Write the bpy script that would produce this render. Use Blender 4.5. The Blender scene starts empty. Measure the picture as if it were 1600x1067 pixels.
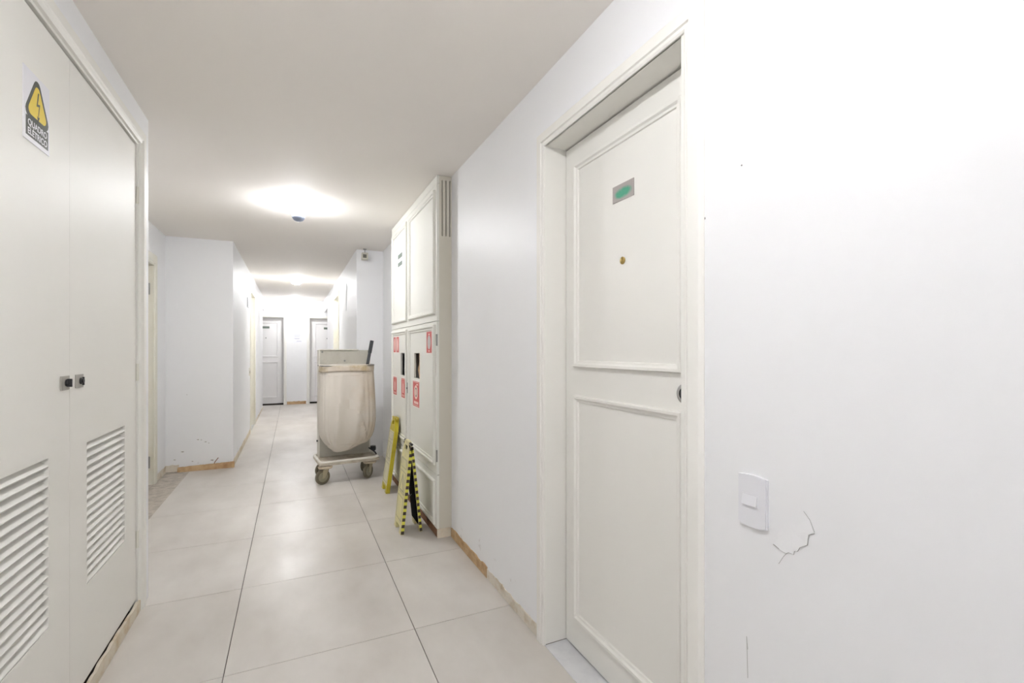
import bpy, bmesh, math, random
from mathutils import Vector, Matrix
random.seed(7)
S = bpy.context.scene
C = S.collection

# ------------------------------------------------------------------ camera
H = 1.30                       # eye height
FPX = 738.0                    # focal length in pixels of the 1600 x 1067 frame
yaw = math.atan((800 - 457) / FPX)
cd = bpy.data.cameras.new('camera'); cam = bpy.data.objects.new('camera', cd); C.objects.link(cam)
cam.location = (0, 0, H); cam.rotation_euler = (math.pi / 2, 0, -yaw)
cd.sensor_width = 36; cd.lens = 36 * FPX / 1600
cd.shift_x = 0; cd.shift_y = (547 - 533.5) / 1600
cd.clip_start = 0.02; cd.clip_end = 60
S.camera = cam

# ------------------------------------------------------------------ world, exposure
w = bpy.data.worlds.new('world'); S.world = w; w.use_nodes = True
w.node_tree.nodes['Background'].inputs[0].default_value = (1, 1, 1, 1)
w.node_tree.nodes['Background'].inputs[1].default_value = 0.0
S.view_settings.view_transform = 'Standard'; S.view_settings.look = 'None'
S.view_settings.gamma = 1; S.view_settings.use_curve_mapping = False
S.view_settings.exposure = 3.80
LAMP = 62.0                    # radiance of the lamp glass
LAMPS = [(0.05, 0.62, .52), (0.045, 4.30, .70), (0.06, 8.84, .55), (0.06, 11.95, .36), (0.05, -3.6, .30)]  # last entry is an added, unseen lamp behind the camera

# added fill light at an unseen, made-up window behind the camera
ld = bpy.data.lights.new('window_daylight', 'AREA'); lo = bpy.data.objects.new('window_daylight', ld); C.objects.link(lo)
ld.shape = 'RECTANGLE'; ld.size = 1.5; ld.size_y = 2.1; ld.energy = .7; ld.color = (1.0, .99, .975)
lo.location = (.16, -4.98, 1.30); lo.rotation_euler = (math.pi / 2, 0, 0)

# ------------------------------------------------------------------ materials
def lin(c):
    return tuple(((v / 255) / 12.92 if v / 255 <= .04045 else ((v / 255 + .055) / 1.055) ** 2.4) for v in c) + (1,)

def mat(name, col, rough=.5, metal=0, spec=.5, bump=0, bscale=200, vary=None, vscale=3, vlo=.45, vhi=.6, emis=0, bdist=.002, rand=0):
    m = bpy.data.materials.new(name); m.use_nodes = True
    nt = m.node_tree; N = nt.nodes; L = nt.links; p = N['Principled BSDF']
    p.inputs['Base Color'].default_value = lin(col); p.inputs['Roughness'].default_value = rough
    p.inputs['Metallic'].default_value = metal; p.inputs['Specular IOR Level'].default_value = spec
    tc = N.new('ShaderNodeTexCoord')
    src = tc.outputs['Object']
    if rand:
        oi = N.new('ShaderNodeObjectInfo'); vm = N.new('ShaderNodeVectorMath'); vm.operation = 'SCALE'
        cx = N.new('ShaderNodeCombineXYZ')
        for i in range(3): L.new(oi.outputs['Random'], cx.inputs[i])
        L.new(cx.outputs[0], vm.inputs[0]); vm.inputs['Scale'].default_value = 40
        ad = N.new('ShaderNodeVectorMath'); L.new(tc.outputs['Object'], ad.inputs[0]); L.new(vm.outputs[0], ad.inputs[1])
        src = ad.outputs[0]
    if vary:
        n = N.new('ShaderNodeTexNoise'); n.inputs['Scale'].default_value = vscale; n.inputs['Detail'].default_value = 7
        n.inputs['Roughness'].default_value = .62
        L.new(src, n.inputs['Vector'])
        r = N.new('ShaderNodeMapRange'); r.inputs[1].default_value = vlo; r.inputs[2].default_value = vhi
        L.new(n.outputs['Fac'], r.inputs[0])
        mx = N.new('ShaderNodeMix'); mx.data_type = 'RGBA'
        mx.inputs[6].default_value = lin(col); mx.inputs[7].default_value = lin(vary)
        L.new(r.outputs[0], mx.inputs[0]); L.new(mx.outputs[2], p.inputs['Base Color'])
    if bump:
        n2 = N.new('ShaderNodeTexNoise'); n2.inputs['Scale'].default_value = bscale; n2.inputs['Detail'].default_value = 4
        L.new(src, n2.inputs['Vector'])
        b = N.new('ShaderNodeBump'); b.inputs['Strength'].default_value = bump; b.inputs['Distance'].default_value = bdist
        L.new(n2.outputs['Fac'], b.inputs['Height']); L.new(b.outputs[0], p.inputs['Normal'])
    if emis:
        p.inputs['Emission Color'].default_value = lin(col); p.inputs['Emission Strength'].default_value = emis
    return m

def wall_mat(name, col, rough=.38, dirt=True, low=.28, amount=.5):
    """satin paint; scuffs and dirt collected along the foot of the wall (a wear pattern of its own)"""
    m = mat(name, col, rough, bump=.25, bscale=3.5, bdist=.01, spec=.45)
    if not dirt: return m
    nt = m.node_tree; N = nt.nodes; L = nt.links; p = N['Principled BSDF']
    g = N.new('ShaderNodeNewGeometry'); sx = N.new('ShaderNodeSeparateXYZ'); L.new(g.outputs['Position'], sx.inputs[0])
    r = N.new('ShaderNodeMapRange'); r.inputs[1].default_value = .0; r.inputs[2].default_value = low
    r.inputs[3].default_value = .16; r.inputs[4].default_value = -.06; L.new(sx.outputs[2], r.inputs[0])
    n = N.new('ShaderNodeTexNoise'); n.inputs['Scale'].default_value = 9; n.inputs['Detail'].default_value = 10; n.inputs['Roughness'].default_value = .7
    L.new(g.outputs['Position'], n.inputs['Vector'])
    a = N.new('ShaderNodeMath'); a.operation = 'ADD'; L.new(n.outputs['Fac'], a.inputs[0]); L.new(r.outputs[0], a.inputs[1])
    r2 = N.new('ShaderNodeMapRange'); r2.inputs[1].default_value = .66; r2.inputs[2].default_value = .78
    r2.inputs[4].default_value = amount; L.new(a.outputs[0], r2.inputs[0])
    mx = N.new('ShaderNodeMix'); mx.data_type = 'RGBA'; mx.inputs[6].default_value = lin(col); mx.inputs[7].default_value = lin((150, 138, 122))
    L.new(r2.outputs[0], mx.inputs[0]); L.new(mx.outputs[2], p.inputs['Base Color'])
    return m

WALL = wall_mat('wall_paint', (243, 243, 244), .46)
CEIL = mat('ceiling_paint', (250, 245, 239), .75, bump=.15, bscale=2, bdist=.01, spec=.3)
CREAM = mat('cream_enamel', (243, 241, 235), .5, spec=.3, bump=.15, bscale=4, bdist=.004)
CREAM2 = mat('aged_cream_enamel', (234, 231, 219), .45, spec=.35, vary=(224, 217, 199), vscale=2.2, vlo=.5, vhi=.75)
CAB = mat('cabinet_enamel', (231, 230, 222), .5, spec=.3, bump=.1, bscale=5, bdist=.003)
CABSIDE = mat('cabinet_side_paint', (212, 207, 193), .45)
FARDOOR = mat('far_door_enamel', (243, 241, 240), .4)
DARK = mat('dark_gap', (60, 54, 46), .9)
BLACK = mat('black_plastic', (38, 38, 40), .45)
CHROME = mat('chrome', (190, 190, 190), .25, 1)
STEEL = mat('dull_steel', (150, 150, 146), .4, .8)
BRASS = mat('brass', (190, 165, 105), .3, 1)
MARBLE = mat('white_marble', (226, 226, 228), .25, vary=(205, 205, 210), vscale=5, vlo=.45, vhi=.7)
CONC = mat('raw_screed', (206, 197, 186), .9, bump=.6, bscale=30, vary=(174, 166, 156), vscale=14, vlo=.4, vhi=.65, bdist=.006)
GROUT = mat('dark_joint', (92, 82, 74), .9)
WOOD = mat('raw_timber', (206, 176, 136), .8, bump=.6, bscale=60, vary=(168, 130, 90), vscale=9, vlo=.4, vhi=.7, bdist=.004)
DWOOD = mat('brown_timber', (150, 108, 76), .8, bump=.6, bscale=60, vary=(96, 68, 50), vscale=12, vlo=.4, vhi=.65, bdist=.004)
PLAST = mat('bare_plaster_on_timber', (224, 214, 196), .9, bump=.8, bscale=50, vary=(200, 172, 132), vscale=10, vlo=.48, vhi=.75, bdist=.005)
PLASTER = mat('bare_plaster', (226, 218, 204), .9, bump=.8, bscale=50, vary=(196, 176, 148), vscale=9, vlo=.5, vhi=.7, bdist=.005)
WHITEP = mat('white_plastic', (236, 236, 240), .3)
PAPER = mat('paper', (240, 240, 246), .8)
INK = mat('faint_grey_print', (205, 205, 214), .8)
GREY = mat('grey_label', (196, 188, 184), .5)
GREENGREY = mat('grey_green_print', (118, 130, 120), .5)
YEL = mat('sign_yellow', (236, 208, 74), .5)
SBLK = mat('sign_black', (72, 74, 66), .5)
SWHITE = mat('sign_white', (238, 237, 242), .45)
RED = mat('sticker_red', (205, 92, 88), .5)
PINK = mat('sticker_pale_pink', (244, 212, 202), .5)
STK = mat('sticker_white', (240, 232, 226), .5)
LEM = mat('board_yellow', (205, 190, 48), .4, vary=(180, 160, 40), vscale=5)
FADED = mat('board_faded_yellow', (226, 217, 160), .5, vary=(208, 200, 165), vscale=8, vlo=.45, vhi=.65)
FADED2 = mat('board_faded_cream', (216, 210, 180), .5, vary=(200, 194, 168), vscale=8, vlo=.45, vhi=.65)
TAPEY = mat('tape_yellow', (222, 218, 84), .45)
TAPEB = mat('tape_dark', (74, 62, 54), .5)
LINE = mat('moulded_line', (170, 165, 138), .6)
CARTW = mat('cart_white_plastic', (226, 222, 212), .4, vary=(204, 196, 182), vscale=7, vlo=.45, vhi=.7)
CARTG = mat('cart_grey_panel', (198, 194, 182), .45, vary=(184, 178, 165), vscale=5, vlo=.45, vhi=.7)
DECK = mat('cart_deck_worn', (205, 196, 180), .5, vary=(160, 146, 126), vscale=10, vlo=.45, vhi=.7)
BUMP_ = mat('cart_bumper_rubber', (206, 192, 168), .5)
TYRE = mat('caster_tyre', (112, 104, 86), .5)
HUB = mat('caster_hub', (150, 146, 126), .45)
FORK = mat('caster_fork', (178, 168, 142), .5, 0)
HOSE = mat('hose_red', (160, 60, 48), .6)
HOSE2 = mat('hose_canvas', (206, 168, 128), .8)
SCARM = mat('plaster_scar', (212, 214, 214), .7)
SCUFF = mat('scuff_mark', (168, 162, 152), .9)
CUP = mat('lamp_cup', (150, 160, 182), .3)
GLOW = mat('lamp_glass_lit', (251, 252, 254), .3, emis=LAMP)
COLLAR = mat('lamp_collar_lit', (250, 252, 255), .4, emis=1.5)
def lampmat(k):
    m = GLOW.copy(); m.name = 'lamp_glass_lit'; m.node_tree.nodes['Principled BSDF'].inputs['Emission Strength'].default_value = LAMP * k
    return m

# bag cloth: stained band at the hem, warmer patch at one side
def cloth():
    m = mat('laundry_canvas', (222, 211, 200), .85, spec=.2, bump=.3, bscale=260, bdist=.0015)
    nt = m.node_tree; N = nt.nodes; L = nt.links; p = N['Principled BSDF']
    tc = N.new('ShaderNodeTexCoord'); n = N.new('ShaderNodeTexNoise'); n.inputs['Scale'].default_value = 4; n.inputs['Detail'].default_value = 5
    L.new(tc.outputs['Object'], n.inputs['Vector'])
    sx = N.new('ShaderNodeSeparateXYZ'); L.new(tc.outputs['Object'], sx.inputs[0])
    a = N.new('ShaderNodeMath'); a.operation = 'MULTIPLY_ADD'; a.inputs[1].default_value = .9; L.new(sx.outputs[0], a.inputs[0]); L.new(n.outputs['Fac'], a.inputs[2])
    r = N.new('ShaderNodeMapRange'); r.inputs[1].default_value = .5; r.inputs[2].default_value = .95; L.new(a.outputs[0], r.inputs[0])
    mx = N.new('ShaderNodeMix'); mx.data_type = 'RGBA'; mx.inputs[6].default_value = lin((224, 217, 207)); mx.inputs[7].default_value = lin((206, 188, 164))
    L.new(r.outputs[0], mx.inputs[0]); L.new(mx.outputs[2], p.inputs['Base Color'])
    return m
CLOTH = cloth()
HEM = mat('stained_hem', (220, 209, 194), .85, bump=.3, bscale=200, vary=(192, 173, 132), vscale=9, vlo=.48, vhi=.68)

# porcelain floor tile
def tilemat():
    m = mat('porcelain_tile', (212, 204, 196), .3, spec=.5)
    nt = m.node_tree; N = nt.nodes; L = nt.links; p = N['Principled BSDF']
    g = N.new('ShaderNodeNewGeometry'); oi = N.new('ShaderNodeObjectInfo')
    mp = N.new('ShaderNodeMapping'); mp.inputs['Scale'].default_value = (1.0, .55, 1); L.new(g.outputs['Position'], mp.inputs[0])
    n = N.new('ShaderNodeTexNoise'); n.inputs['Scale'].default_value = 2.2; n.inputs['Detail'].default_value = 6; n.inputs['Roughness'].default_value = .55
    L.new(mp.outputs[0], n.inputs['Vector'])
    mx = N.new('ShaderNodeMix'); mx.data_type = 'RGBA'; mx.inputs[6].default_value = lin((198, 191, 183)); mx.inputs[7].default_value = lin((224, 219, 213))
    rf = N.new('ShaderNodeMapRange'); rf.inputs[1].default_value = .3; rf.inputs[2].default_value = .7; L.new(n.outputs['Fac'], rf.inputs[0]); L.new(rf.outputs[0], mx.inputs[0])
    hs = N.new('ShaderNodeHueSaturation'); L.new(mx.outputs[2], hs.inputs['Color'])
    r = N.new('ShaderNodeMapRange'); r.inputs[3].default_value = .97; r.inputs[4].default_value = 1.03; L.new(oi.outputs['Random'], r.inputs[0]); L.new(r.outputs[0], hs.inputs['Value'])
    L.new(hs.outputs[0], p.inputs['Base Color'])
    n2 = N.new('ShaderNodeTexNoise'); n2.inputs['Scale'].default_value = 5; n2.inputs['Detail'].default_value = 5; L.new(mp.outputs[0], n2.inputs['Vector'])
    r3 = N.new('ShaderNodeMapRange'); r3.inputs[1].default_value = .3; r3.inputs[2].default_value = .7; r3.inputs[3].default_value = .29; r3.inputs[4].default_value = .40
    L.new(n2.outputs['Fac'], r3.inputs[0]); L.new(r3.outputs[0], p.inputs['Roughness'])
    return m
TILE = tilemat()

def platemat():       # metal number plate whose green digits are blurred beyond reading
    m = mat('number_plate_print', (178, 172, 168), .45)
    nt = m.node_tree; N = nt.nodes; L = nt.links; p = N['Principled BSDF']
    tc = N.new('ShaderNodeTexCoord'); mp = N.new('ShaderNodeMapping'); L.new(tc.outputs['Object'], mp.inputs[0])
    mp.inputs['Scale'].default_value = (0, 17, 42); mp.inputs['Location'].default_value = (0, 0, -1.15)
    gr = N.new('ShaderNodeTexGradient'); gr.gradient_type = 'SPHERICAL'; L.new(mp.outputs[0], gr.inputs[0])
    n = N.new('ShaderNodeTexNoise'); n.inputs['Scale'].default_value = 45; L.new(tc.outputs['Object'], n.inputs['Vector'])
    mu = N.new('ShaderNodeMath'); mu.operation = 'MULTIPLY'; L.new(gr.outputs['Fac'], mu.inputs[0]); L.new(n.outputs['Fac'], mu.inputs[1])
    r = N.new('ShaderNodeMapRange'); r.inputs[1].default_value = .02; r.inputs[2].default_value = .24; L.new(mu.outputs[0], r.inputs[0])
    mx = N.new('ShaderNodeMix'); mx.data_type = 'RGBA'; mx.inputs[6].default_value = lin((176, 168, 164)); mx.inputs[7].default_value = lin((78, 166, 134))
    L.new(r.outputs[0], mx.inputs[0]); L.new(mx.outputs[2], p.inputs['Base Color'])
    return m
PLATE = platemat()

# ------------------------------------------------------------------ mesh helpers
class MB:
    def __init__(s): s.bm = bmesh.new()
    def box(s, x0, x1, y0, y1, z0, z1, bev=0, M=None, seg=2):
        r = bmesh.ops.create_cube(s.bm, size=1)
        vs = r['verts']
        for v in vs: v.co = Vector(((x0 + x1) / 2 + v.co.x * (x1 - x0), (y0 + y1) / 2 + v.co.y * (y1 - y0), (z0 + z1) / 2 + v.co.z * (z1 - z0)))
        if bev:
            es = list({e for v in vs for e in v.link_edges})
            r2 = bmesh.ops.bevel(s.bm, geom=es, offset=bev, segments=seg, profile=.7, affect='EDGES', clamp_overlap=True)
            vs = list({v for f in r2['faces'] for v in f.verts} | {v for v in vs if v.is_valid})
        if M is not None: bmesh.ops.transform(s.bm, matrix=M, verts=vs)
        return s
    def cyl(s, p0, p1, r0, r1=None, n=24):
        p0, p1 = Vector(p0), Vector(p1); d = p1 - p0
        if r1 is None: r1 = r0
        q = d.to_track_quat('Z', 'Y').to_matrix().to_4x4()
        bmesh.ops.create_cone(s.bm, cap_ends=True, segments=n, radius1=r0, radius2=r1, depth=d.length, matrix=Matrix.Translation((p0 + p1) / 2) @ q)
        return s
    def lathe(s, prof, centre, axis='Z', n=32):
        c = Vector(centre); rings = []
        for r, h in prof:
            ring = []
            for i in range(n):
                a = 2 * math.pi * i / n; x, y = max(r, 1e-5) * math.cos(a), max(r, 1e-5) * math.sin(a)
                v = {'Z': (x, y, h), 'X': (h, x, y), 'Y': (y, h, x)}[axis]
                ring.append(s.bm.verts.new(c + Vector(v)))
            rings.append(ring)
        for a, b in zip(rings, rings[1:]):
            for i in range(n): s.bm.faces.new((a[i], a[(i + 1) % n], b[(i + 1) % n], b[i]))
        s.bm.faces.new(rings[0][::-1]); s.bm.faces.new(rings[-1])
        return s
    def tube(s, pts, r, n=8, closed=False):
        pts = [Vector(p) for p in pts]; m = len(pts); rings = []
        for i, p in enumerate(pts):
            if closed: t = pts[(i + 1) % m] - pts[i - 1]
            else: t = pts[min(i + 1, m - 1)] - pts[max(i - 1, 0)]
            t.normalize(); up = Vector((0, 0, 1)) if abs(t.z) < .95 else Vector((1, 0, 0))
            a = t.cross(up).normalized(); b = t.cross(a)
            rings.append([s.bm.verts.new(p + r * (math.cos(2 * math.pi * k / n) * a + math.sin(2 * math.pi * k / n) * b)) for k in range(n)])
        for i in range(m if closed else m - 1):
            A, Bq = rings[i], rings[(i + 1) % m]
            for k in range(n): s.bm.faces.new((A[k], A[(k + 1) % n], Bq[(k + 1) % n], Bq[k]))
        if not closed: s.bm.faces.new(rings[0][::-1]); s.bm.faces.new(rings[-1])
        return s
    def prism(s, pts, f, h0, h1):
        """closed outline pts (a,b) extruded between heights h0 and h1; f(a,b,h) -> xyz"""
        A = [s.bm.verts.new(f(a, b, h0)) for a, b in pts]; D = [s.bm.verts.new(f(a, b, h1)) for a, b in pts]
        s.bm.faces.new(A); s.bm.faces.new(D[::-1]); n = len(pts)
        for i in range(n): s.bm.faces.new((A[i], D[i], D[(i + 1) % n], A[(i + 1) % n]))
        return s
    def ring(s, rect, prof, f, open_bottom=False):
        """moulding around rect=(a0,b0,a1,b1); prof = list of (outset, height)"""
        a0, b0, a1, b1 = rect; loops = []
        for o, h in prof:
            bb = b0 if open_bottom else b0 - o
            loops.append([s.bm.verts.new(f(*q, h)) for q in ((a0 - o, bb), (a0 - o, b1 + o), (a1 + o, b1 + o), (a1 + o, bb))])
        k = 3 if open_bottom else 4
        for A, D in zip(loops, loops[1:]):
            for i in range(k): s.bm.faces.new((A[i], A[(i + 1) % 4], D[(i + 1) % 4], D[i]))
        if open_bottom:
            s.bm.faces.new([l[0] for l in loops]); s.bm.faces.new([l[3] for l in loops])
        return s

WM = {}
def build(mb, name, m, parent=None, smooth=False, local=False, label=None, kind=None, cat=None, group=None):
    bm = mb.bm
    if parent is not None and not local:
        bmesh.ops.transform(bm, matrix=WM[parent.name].inverted(), verts=bm.verts)
    bmesh.ops.recalc_face_normals(bm, faces=bm.faces)
    xs = [v.co.x for v in bm.verts]; ys = [v.co.y for v in bm.verts]; zs = [v.co.z for v in bm.verts]
    o0 = Vector(((min(xs) + max(xs)) / 2, (min(ys) + max(ys)) / 2, min(zs)))
    bmesh.ops.translate(bm, vec=-o0, verts=bm.verts)
    me = bpy.data.meshes.new(name); bm.to_mesh(me); bm.free(); me.materials.append(m)
    o = bpy.data.objects.new(name, me); C.objects.link(o); o.location = o0
    if smooth:
        for p in me.polygons: p.use_smooth = True
        if hasattr(me, 'set_sharp_from_angle'): me.set_sharp_from_angle(angle=math.radians(42))
    if parent is not None: o.parent = parent; WM[o.name] = WM[parent.name] @ Matrix.Translation(o0)
    else: WM[o.name] = Matrix.Translation(o0)
    return tag(o, label, cat, group, kind)
def tag(o, label=None, cat=None, group=None, kind=None):
    if label: o['label'] = label
    if cat: o['category'] = cat
    if group: o['group'] = group
    if kind: o['kind'] = kind
    return o
def empty(name, loc, rz=0, label=None, cat=None, group=None, kind=None):
    o = bpy.data.objects.new(name, None); o.empty_display_size = .1; C.objects.link(o)
    o.location = loc; o.rotation_euler = (0, 0, rz); WM[o.name] = Matrix.Translation(loc) @ Matrix.Rotation(rz, 4, 'Z')
    return tag(o, label, cat, group, kind)

def wallx(name, xa, xb, y0, y1, z0, z1, holes=(), **k):      # wall lying in a plane x = const
    ys = sorted({y0, y1, *[h[0] for h in holes], *[h[1] for h in holes]}); zs = sorted({z0, z1, *[h[2] for h in holes], *[h[3] for h in holes]})
    mb = MB()
    for a, b in zip(ys, ys[1:]):
        for c, d in zip(zs, zs[1:]):
            if not any(h[0] <= a and b <= h[1] and h[2] <= c and d <= h[3] for h in holes): mb.box(xa, xb, a, b, c, d)
    return build(mb, name, k.pop('m', WALL), kind='structure', **k)
def wally(name, ya, yb, x0, x1, z0, z1, holes=(), **k):
    xs = sorted({x0, x1, *[h[0] for h in holes], *[h[1] for h in holes]}); zs = sorted({z0, z1, *[h[2] for h in holes], *[h[3] for h in holes]})
    mb = MB()
    for a, b in zip(xs, xs[1:]):
        for c, d in zip(zs, zs[1:]):
            if not any(h[0] <= a and b <= h[1] and h[2] <= c and d <= h[3] for h in holes): mb.box(a, b, ya, yb, c, d)
    return build(mb, name, k.pop('m', WALL), kind='structure', **k)

def text_mesh(s, size, f, ext=.0006):
    cu = bpy.data.curves.new('t', 'FONT'); cu.body = s; cu.size = size; cu.align_x = 'CENTER'; cu.extrude = ext; cu.offset = size * .012
    ob = bpy.data.objects.new('t', cu); C.objects.link(ob)
    bpy.context.view_layer.update()
    me = bpy.data.meshes.new_from_object(ob.evaluated_get(bpy.context.evaluated_depsgraph_get()))
    mb = MB(); mb.bm.from_mesh(me)
    for v in mb.bm.verts: v.co = Vector(f(v.co.x, v.co.y, v.co.z))
    bpy.data.objects.remove(ob); bpy.data.curves.remove(cu); bpy.data.meshes.remove(me)
    return mb

# ------------------------------------------------------------------ setting
XR, XL, XC, ZC = 1.008, -0.69, -1.22, 2.51
YB = -5.0
wall_right = wallx('wall_right', XR, XR + .26, YB, 5.93, 0, ZC, [(1.003, 1.84, 0, 2.2), (3.27, 4.70, .20, 1.42)], label='white painted wall at right with a light switch and a door')
wall_left = wallx('wall_left', XL - .1, XL, YB, 3.07, 0, ZC, [(1.345, 2.935, 0, 2.335)], label='white wall at left around the electrical cupboard doors')
wally('wall_left_return', 2.97, 3.07, XC, XL - .1, 0, ZC, label='return of the left wall behind the electrical cupboard')
wallx('wall_left_recess', XC - .2, XC, 3.07, 6.08, 0, ZC, [(4.72, 5.62, 0, 2.14)], label='white wall of the left recess with a cream door frame')
wall_cross = wally('wall_cross_left', 6.08, 6.28, XC - .2, -.60, 0, ZC, label='white scuffed wall facing the camera with a raw plank at its foot')
wallx('wall_corridor_left', -.80, -.60, 6.28, 11.8, 0, ZC, [(8.45, 9.42, 0, 2.24)], label='left wall of the far corridor')
wally('wall_cross_right', 5.93, 6.13, .70, XR + .26, 0, ZC, label='narrow white wall facing the camera beside the tall cabinet')
wall_cr = wallx('wall_corridor_right', .70, .90, 6.13, 11.2, 0, ZC, [(8.32, 9.32, 0, 2.24)], label='right wall of the far corridor')
wallx('trim_1', -.80, -.60, 11.8, 12.5, 2.235, ZC, label='lintel above the side passage at the far left')
wallx('trim_2', .70, .90, 11.2, 12.5, 2.235, ZC, label='lintel above the side passage at the far right')
wally('wall_far', 12.5, 12.7, -1.9, 1.9, 0, ZC, [(-1.02, -.194, 0, 2.09), (.375, 1.2, 0, 2.09)], label='white end wall of the corridor between two far doors')
wally('wall_passage_left', 11.6, 11.8, -1.9, -.80, 0, ZC, label='near wall of the far left side passage')
wally('wall_passage_right', 11.0, 11.2, .90, 1.9, 0, ZC, label='near wall of the far right side passage')
wallx('wall_passage_left_end', -1.9, -1.8, 11.8, 12.5, 0, ZC, label='end wall of the far left side passage')
wallx('wall_passage_right_end', 1.8, 1.9, 11.2, 12.5, 0, ZC, label='end wall of the far right side passage')
wally('wall_back', YB - .1, YB, XL - .1, XR + .26, 0, ZC, [(-.62, .94, .22, 2.38)], label='white wall behind the camera')
build(MB().box(-2.1, 2.1, YB - .1, 12.7, ZC, ZC + .1), 'ceiling', CEIL, kind='structure', label='flat off-white ceiling with round lamps')

w1 = empty('window_1', (.16, YB, .48), kind='structure', label='window in the wall behind the camera')  # made-up window built around the fill light
mb = MB()
for q in ((-.62, -.58, .22, 2.38), (.90, .94, .22, 2.38), (-.58, .90, .22, .26), (-.58, .90, 2.34, 2.38), (.14, .18, .26, 2.34)): mb.box(q[0], q[1], YB - .06, YB - .01, q[2], q[3])
build(mb, 'window_frame', WHITEP, w1)
build(MB().box(-.58, .90, YB - .045, YB - .04, .26, 2.34), 'pane', mat('daylit_pane', (250, 252, 255), .3, emis=.08), w1)  # weakly glowing pane of the added window
# floor: joint bed, screed strip, and one object per tile
floor = build(MB().box(-2.1, 2.1, YB - .1, 12.75, -.10, -.006), 'floor', GROUT, kind='structure', label='floor of large warm grey porcelain tiles with dark joints')
regions = [(XL, XR, YB, 3.07), (-1.0, XR, 3.07, 6.08), (-.60, XR, 5.93, 5.94), (-.60, .70, 6.08, 12.5), (-1.8, -.6, 11.8, 12.5), (.70, 1.8, 11.2, 12.5)]
regions = [(XL, XR, YB, 3.07), (-1.0, XR, 3.07, 5.93), (-1.0, .70, 5.93, 6.08), (-.60, .70, 6.08, 12.5), (-1.8, -.6, 11.8, 12.5), (.70, 1.8, 11.2, 12.5)]
P = .767
for j in range(-11, 13):
    for i in range(-2, 3):
        tx0, tx1 = -.250 + i * P + .0018, -.250 + (i + 1) * P - .0018
        ty0, ty1 = 2.956 + j * P + .0014, 2.956 + (j + 1) * P - .0014
        mb = MB(); n = 0
        for rx0, rx1, ry0, ry1 in regions:
            a, b, c, d = max(tx0, rx0), min(tx1, rx1), max(ty0, ry0), min(ty1, ry1)
            if b - a > .004 and d - c > .004: mb.box(a, b, c, d, -.008, 0); n += 1
        if n: build(mb, 'tile', TILE, floor)
        else: mb.bm.free()
# rough screed left bare along the recess
mb = MB(); mb.bm.verts.ensure_lookup_table()
nx, ny = 12, 120
grid = [[mb.bm.verts.new((XC + (.218) * i / nx, 3.07 + 3.01 * j / ny, -.003 + random.uniform(-.0022, .0022))) for i in range(nx + 1)] for j in range(ny + 1)]
for j in range(ny):
    for i in range(nx): mb.bm.faces.new((grid[j][i], grid[j][i + 1], grid[j + 1][i + 1], grid[j + 1][i]))
build(mb, 'bare_screed_strip', CONC, floor, label='strip of rough bare screed without tiles')

# base strips where the skirting has been taken off
def strip(name, f, a0, a1, z1, m, lab, th=.006, n=None, seed=1, gaps=True):
    """rough edged batten on a wall; f(a, z, out)"""
    rnd = random.Random(seed); n = n or max(4, int((a1 - a0) / .035)); mb = MB()
    top = [(a0 + (a1 - a0) * i / n, z1 + (rnd.uniform(-.006, .006) if 0 < i < n else 0)) for i in range(n + 1)]
    pts = [(a0, .001)] + top + [(a1, .001)]
    mb.prism(pts, lambda a, b, h: f(a, b, h), 0, th)
    return build(mb, name, m, kind='structure', label=lab)
fr = lambda a, b, h: (XR - h, a, b)
strip('baseboard_right', fr, 2.50, 3.165, .062, WOOD, 'raw timber batten at the foot of the right wall beside the cabinet', seed=2)
strip('baseboard_right_plaster', fr, 1.90, 2.50, .055, PLASTER, 'chipped plaster band at the foot of the right wall next to the door', seed=3, th=.004)
fl = lambda a, b, h: (XL + .002 - .012 + h, a, b)
strip('baseboard_left', fl, 1.2, 2.985, .058, PLAST, 'rough plaster and timber strip under the electrical cupboard doors', seed=4, th=.012)
strip('baseboard_corridor_left', lambda a, b, h: (-.60 + h, a, b), 6.10, 8.38, .07, PLAST, 'peeling base strip along the left corridor wall', seed=5)
strip('baseboard_corridor_left_far', lambda a, b, h: (-.60 + h, a, b), 9.5, 11.8, .05, PLASTER, 'bare base strip beyond the left corridor door', seed=6)
strip('baseboard_recess', lambda a, b, h: (XC + h, a, b), 5.74, 6.08, .07, PLASTER, 'bare plaster strip at the corner of the left recess', seed=7)
strip('baseboard_cross', lambda a, b, h: (a, 6.08 - h, b), XC, -1.10, .075, PLASTER, 'bare plaster at the foot of the scuffed cross wall', seed=8)
strip('baseboard_far', lambda a, b, h: (a, 12.5 - h, b), -.12, .30, .07, WOOD, 'brown raw strip at the foot of the wall between the far doors', seed=9)

# wall scars (parts of the walls)
def scar(name, pts, parent, f, m, h=.0015):
    return build(MB().prism(pts, f, -.001, h), name, m, parent)
rw = lambda a, b, h: (XR - h, a, b)
flake = [(.744, .858), (.735, .852), (.716, .845), (.703, .843), (.697, .848), (.686, .847), (.684, .856), (.677, .858), (.672, .868), (.664, .874), (.655, .880), (.654, .892), (.652, .903), (.645, .908), (.640, .910), (.652, .935), (.672, .955), (.70, .93), (.72, .89)]
mb = MB(); cen = mb.bm.verts.new((XR + .0005, .700, .905)); vs = []
for a, b in flake:
    lower = b < .912 and a < .72
    vs.append((mb.bm.verts.new((XR - (.0022 if lower else .0002), a, b)), mb.bm.verts.new((XR + .001, a, b))))
for i in range(len(vs)):
    A, D = vs[i], vs[(i + 1) % len(vs)]
    mb.bm.faces.new((cen, A[0], D[0])); mb.bm.faces.new((A[0], A[1], D[1], D[0]))
build(mb, 'plaster_flake', WALL, wall_right)
CRK = mat('crack_shade', (168, 164, 160), .9)  # grey of the crack lines themselves
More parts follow.
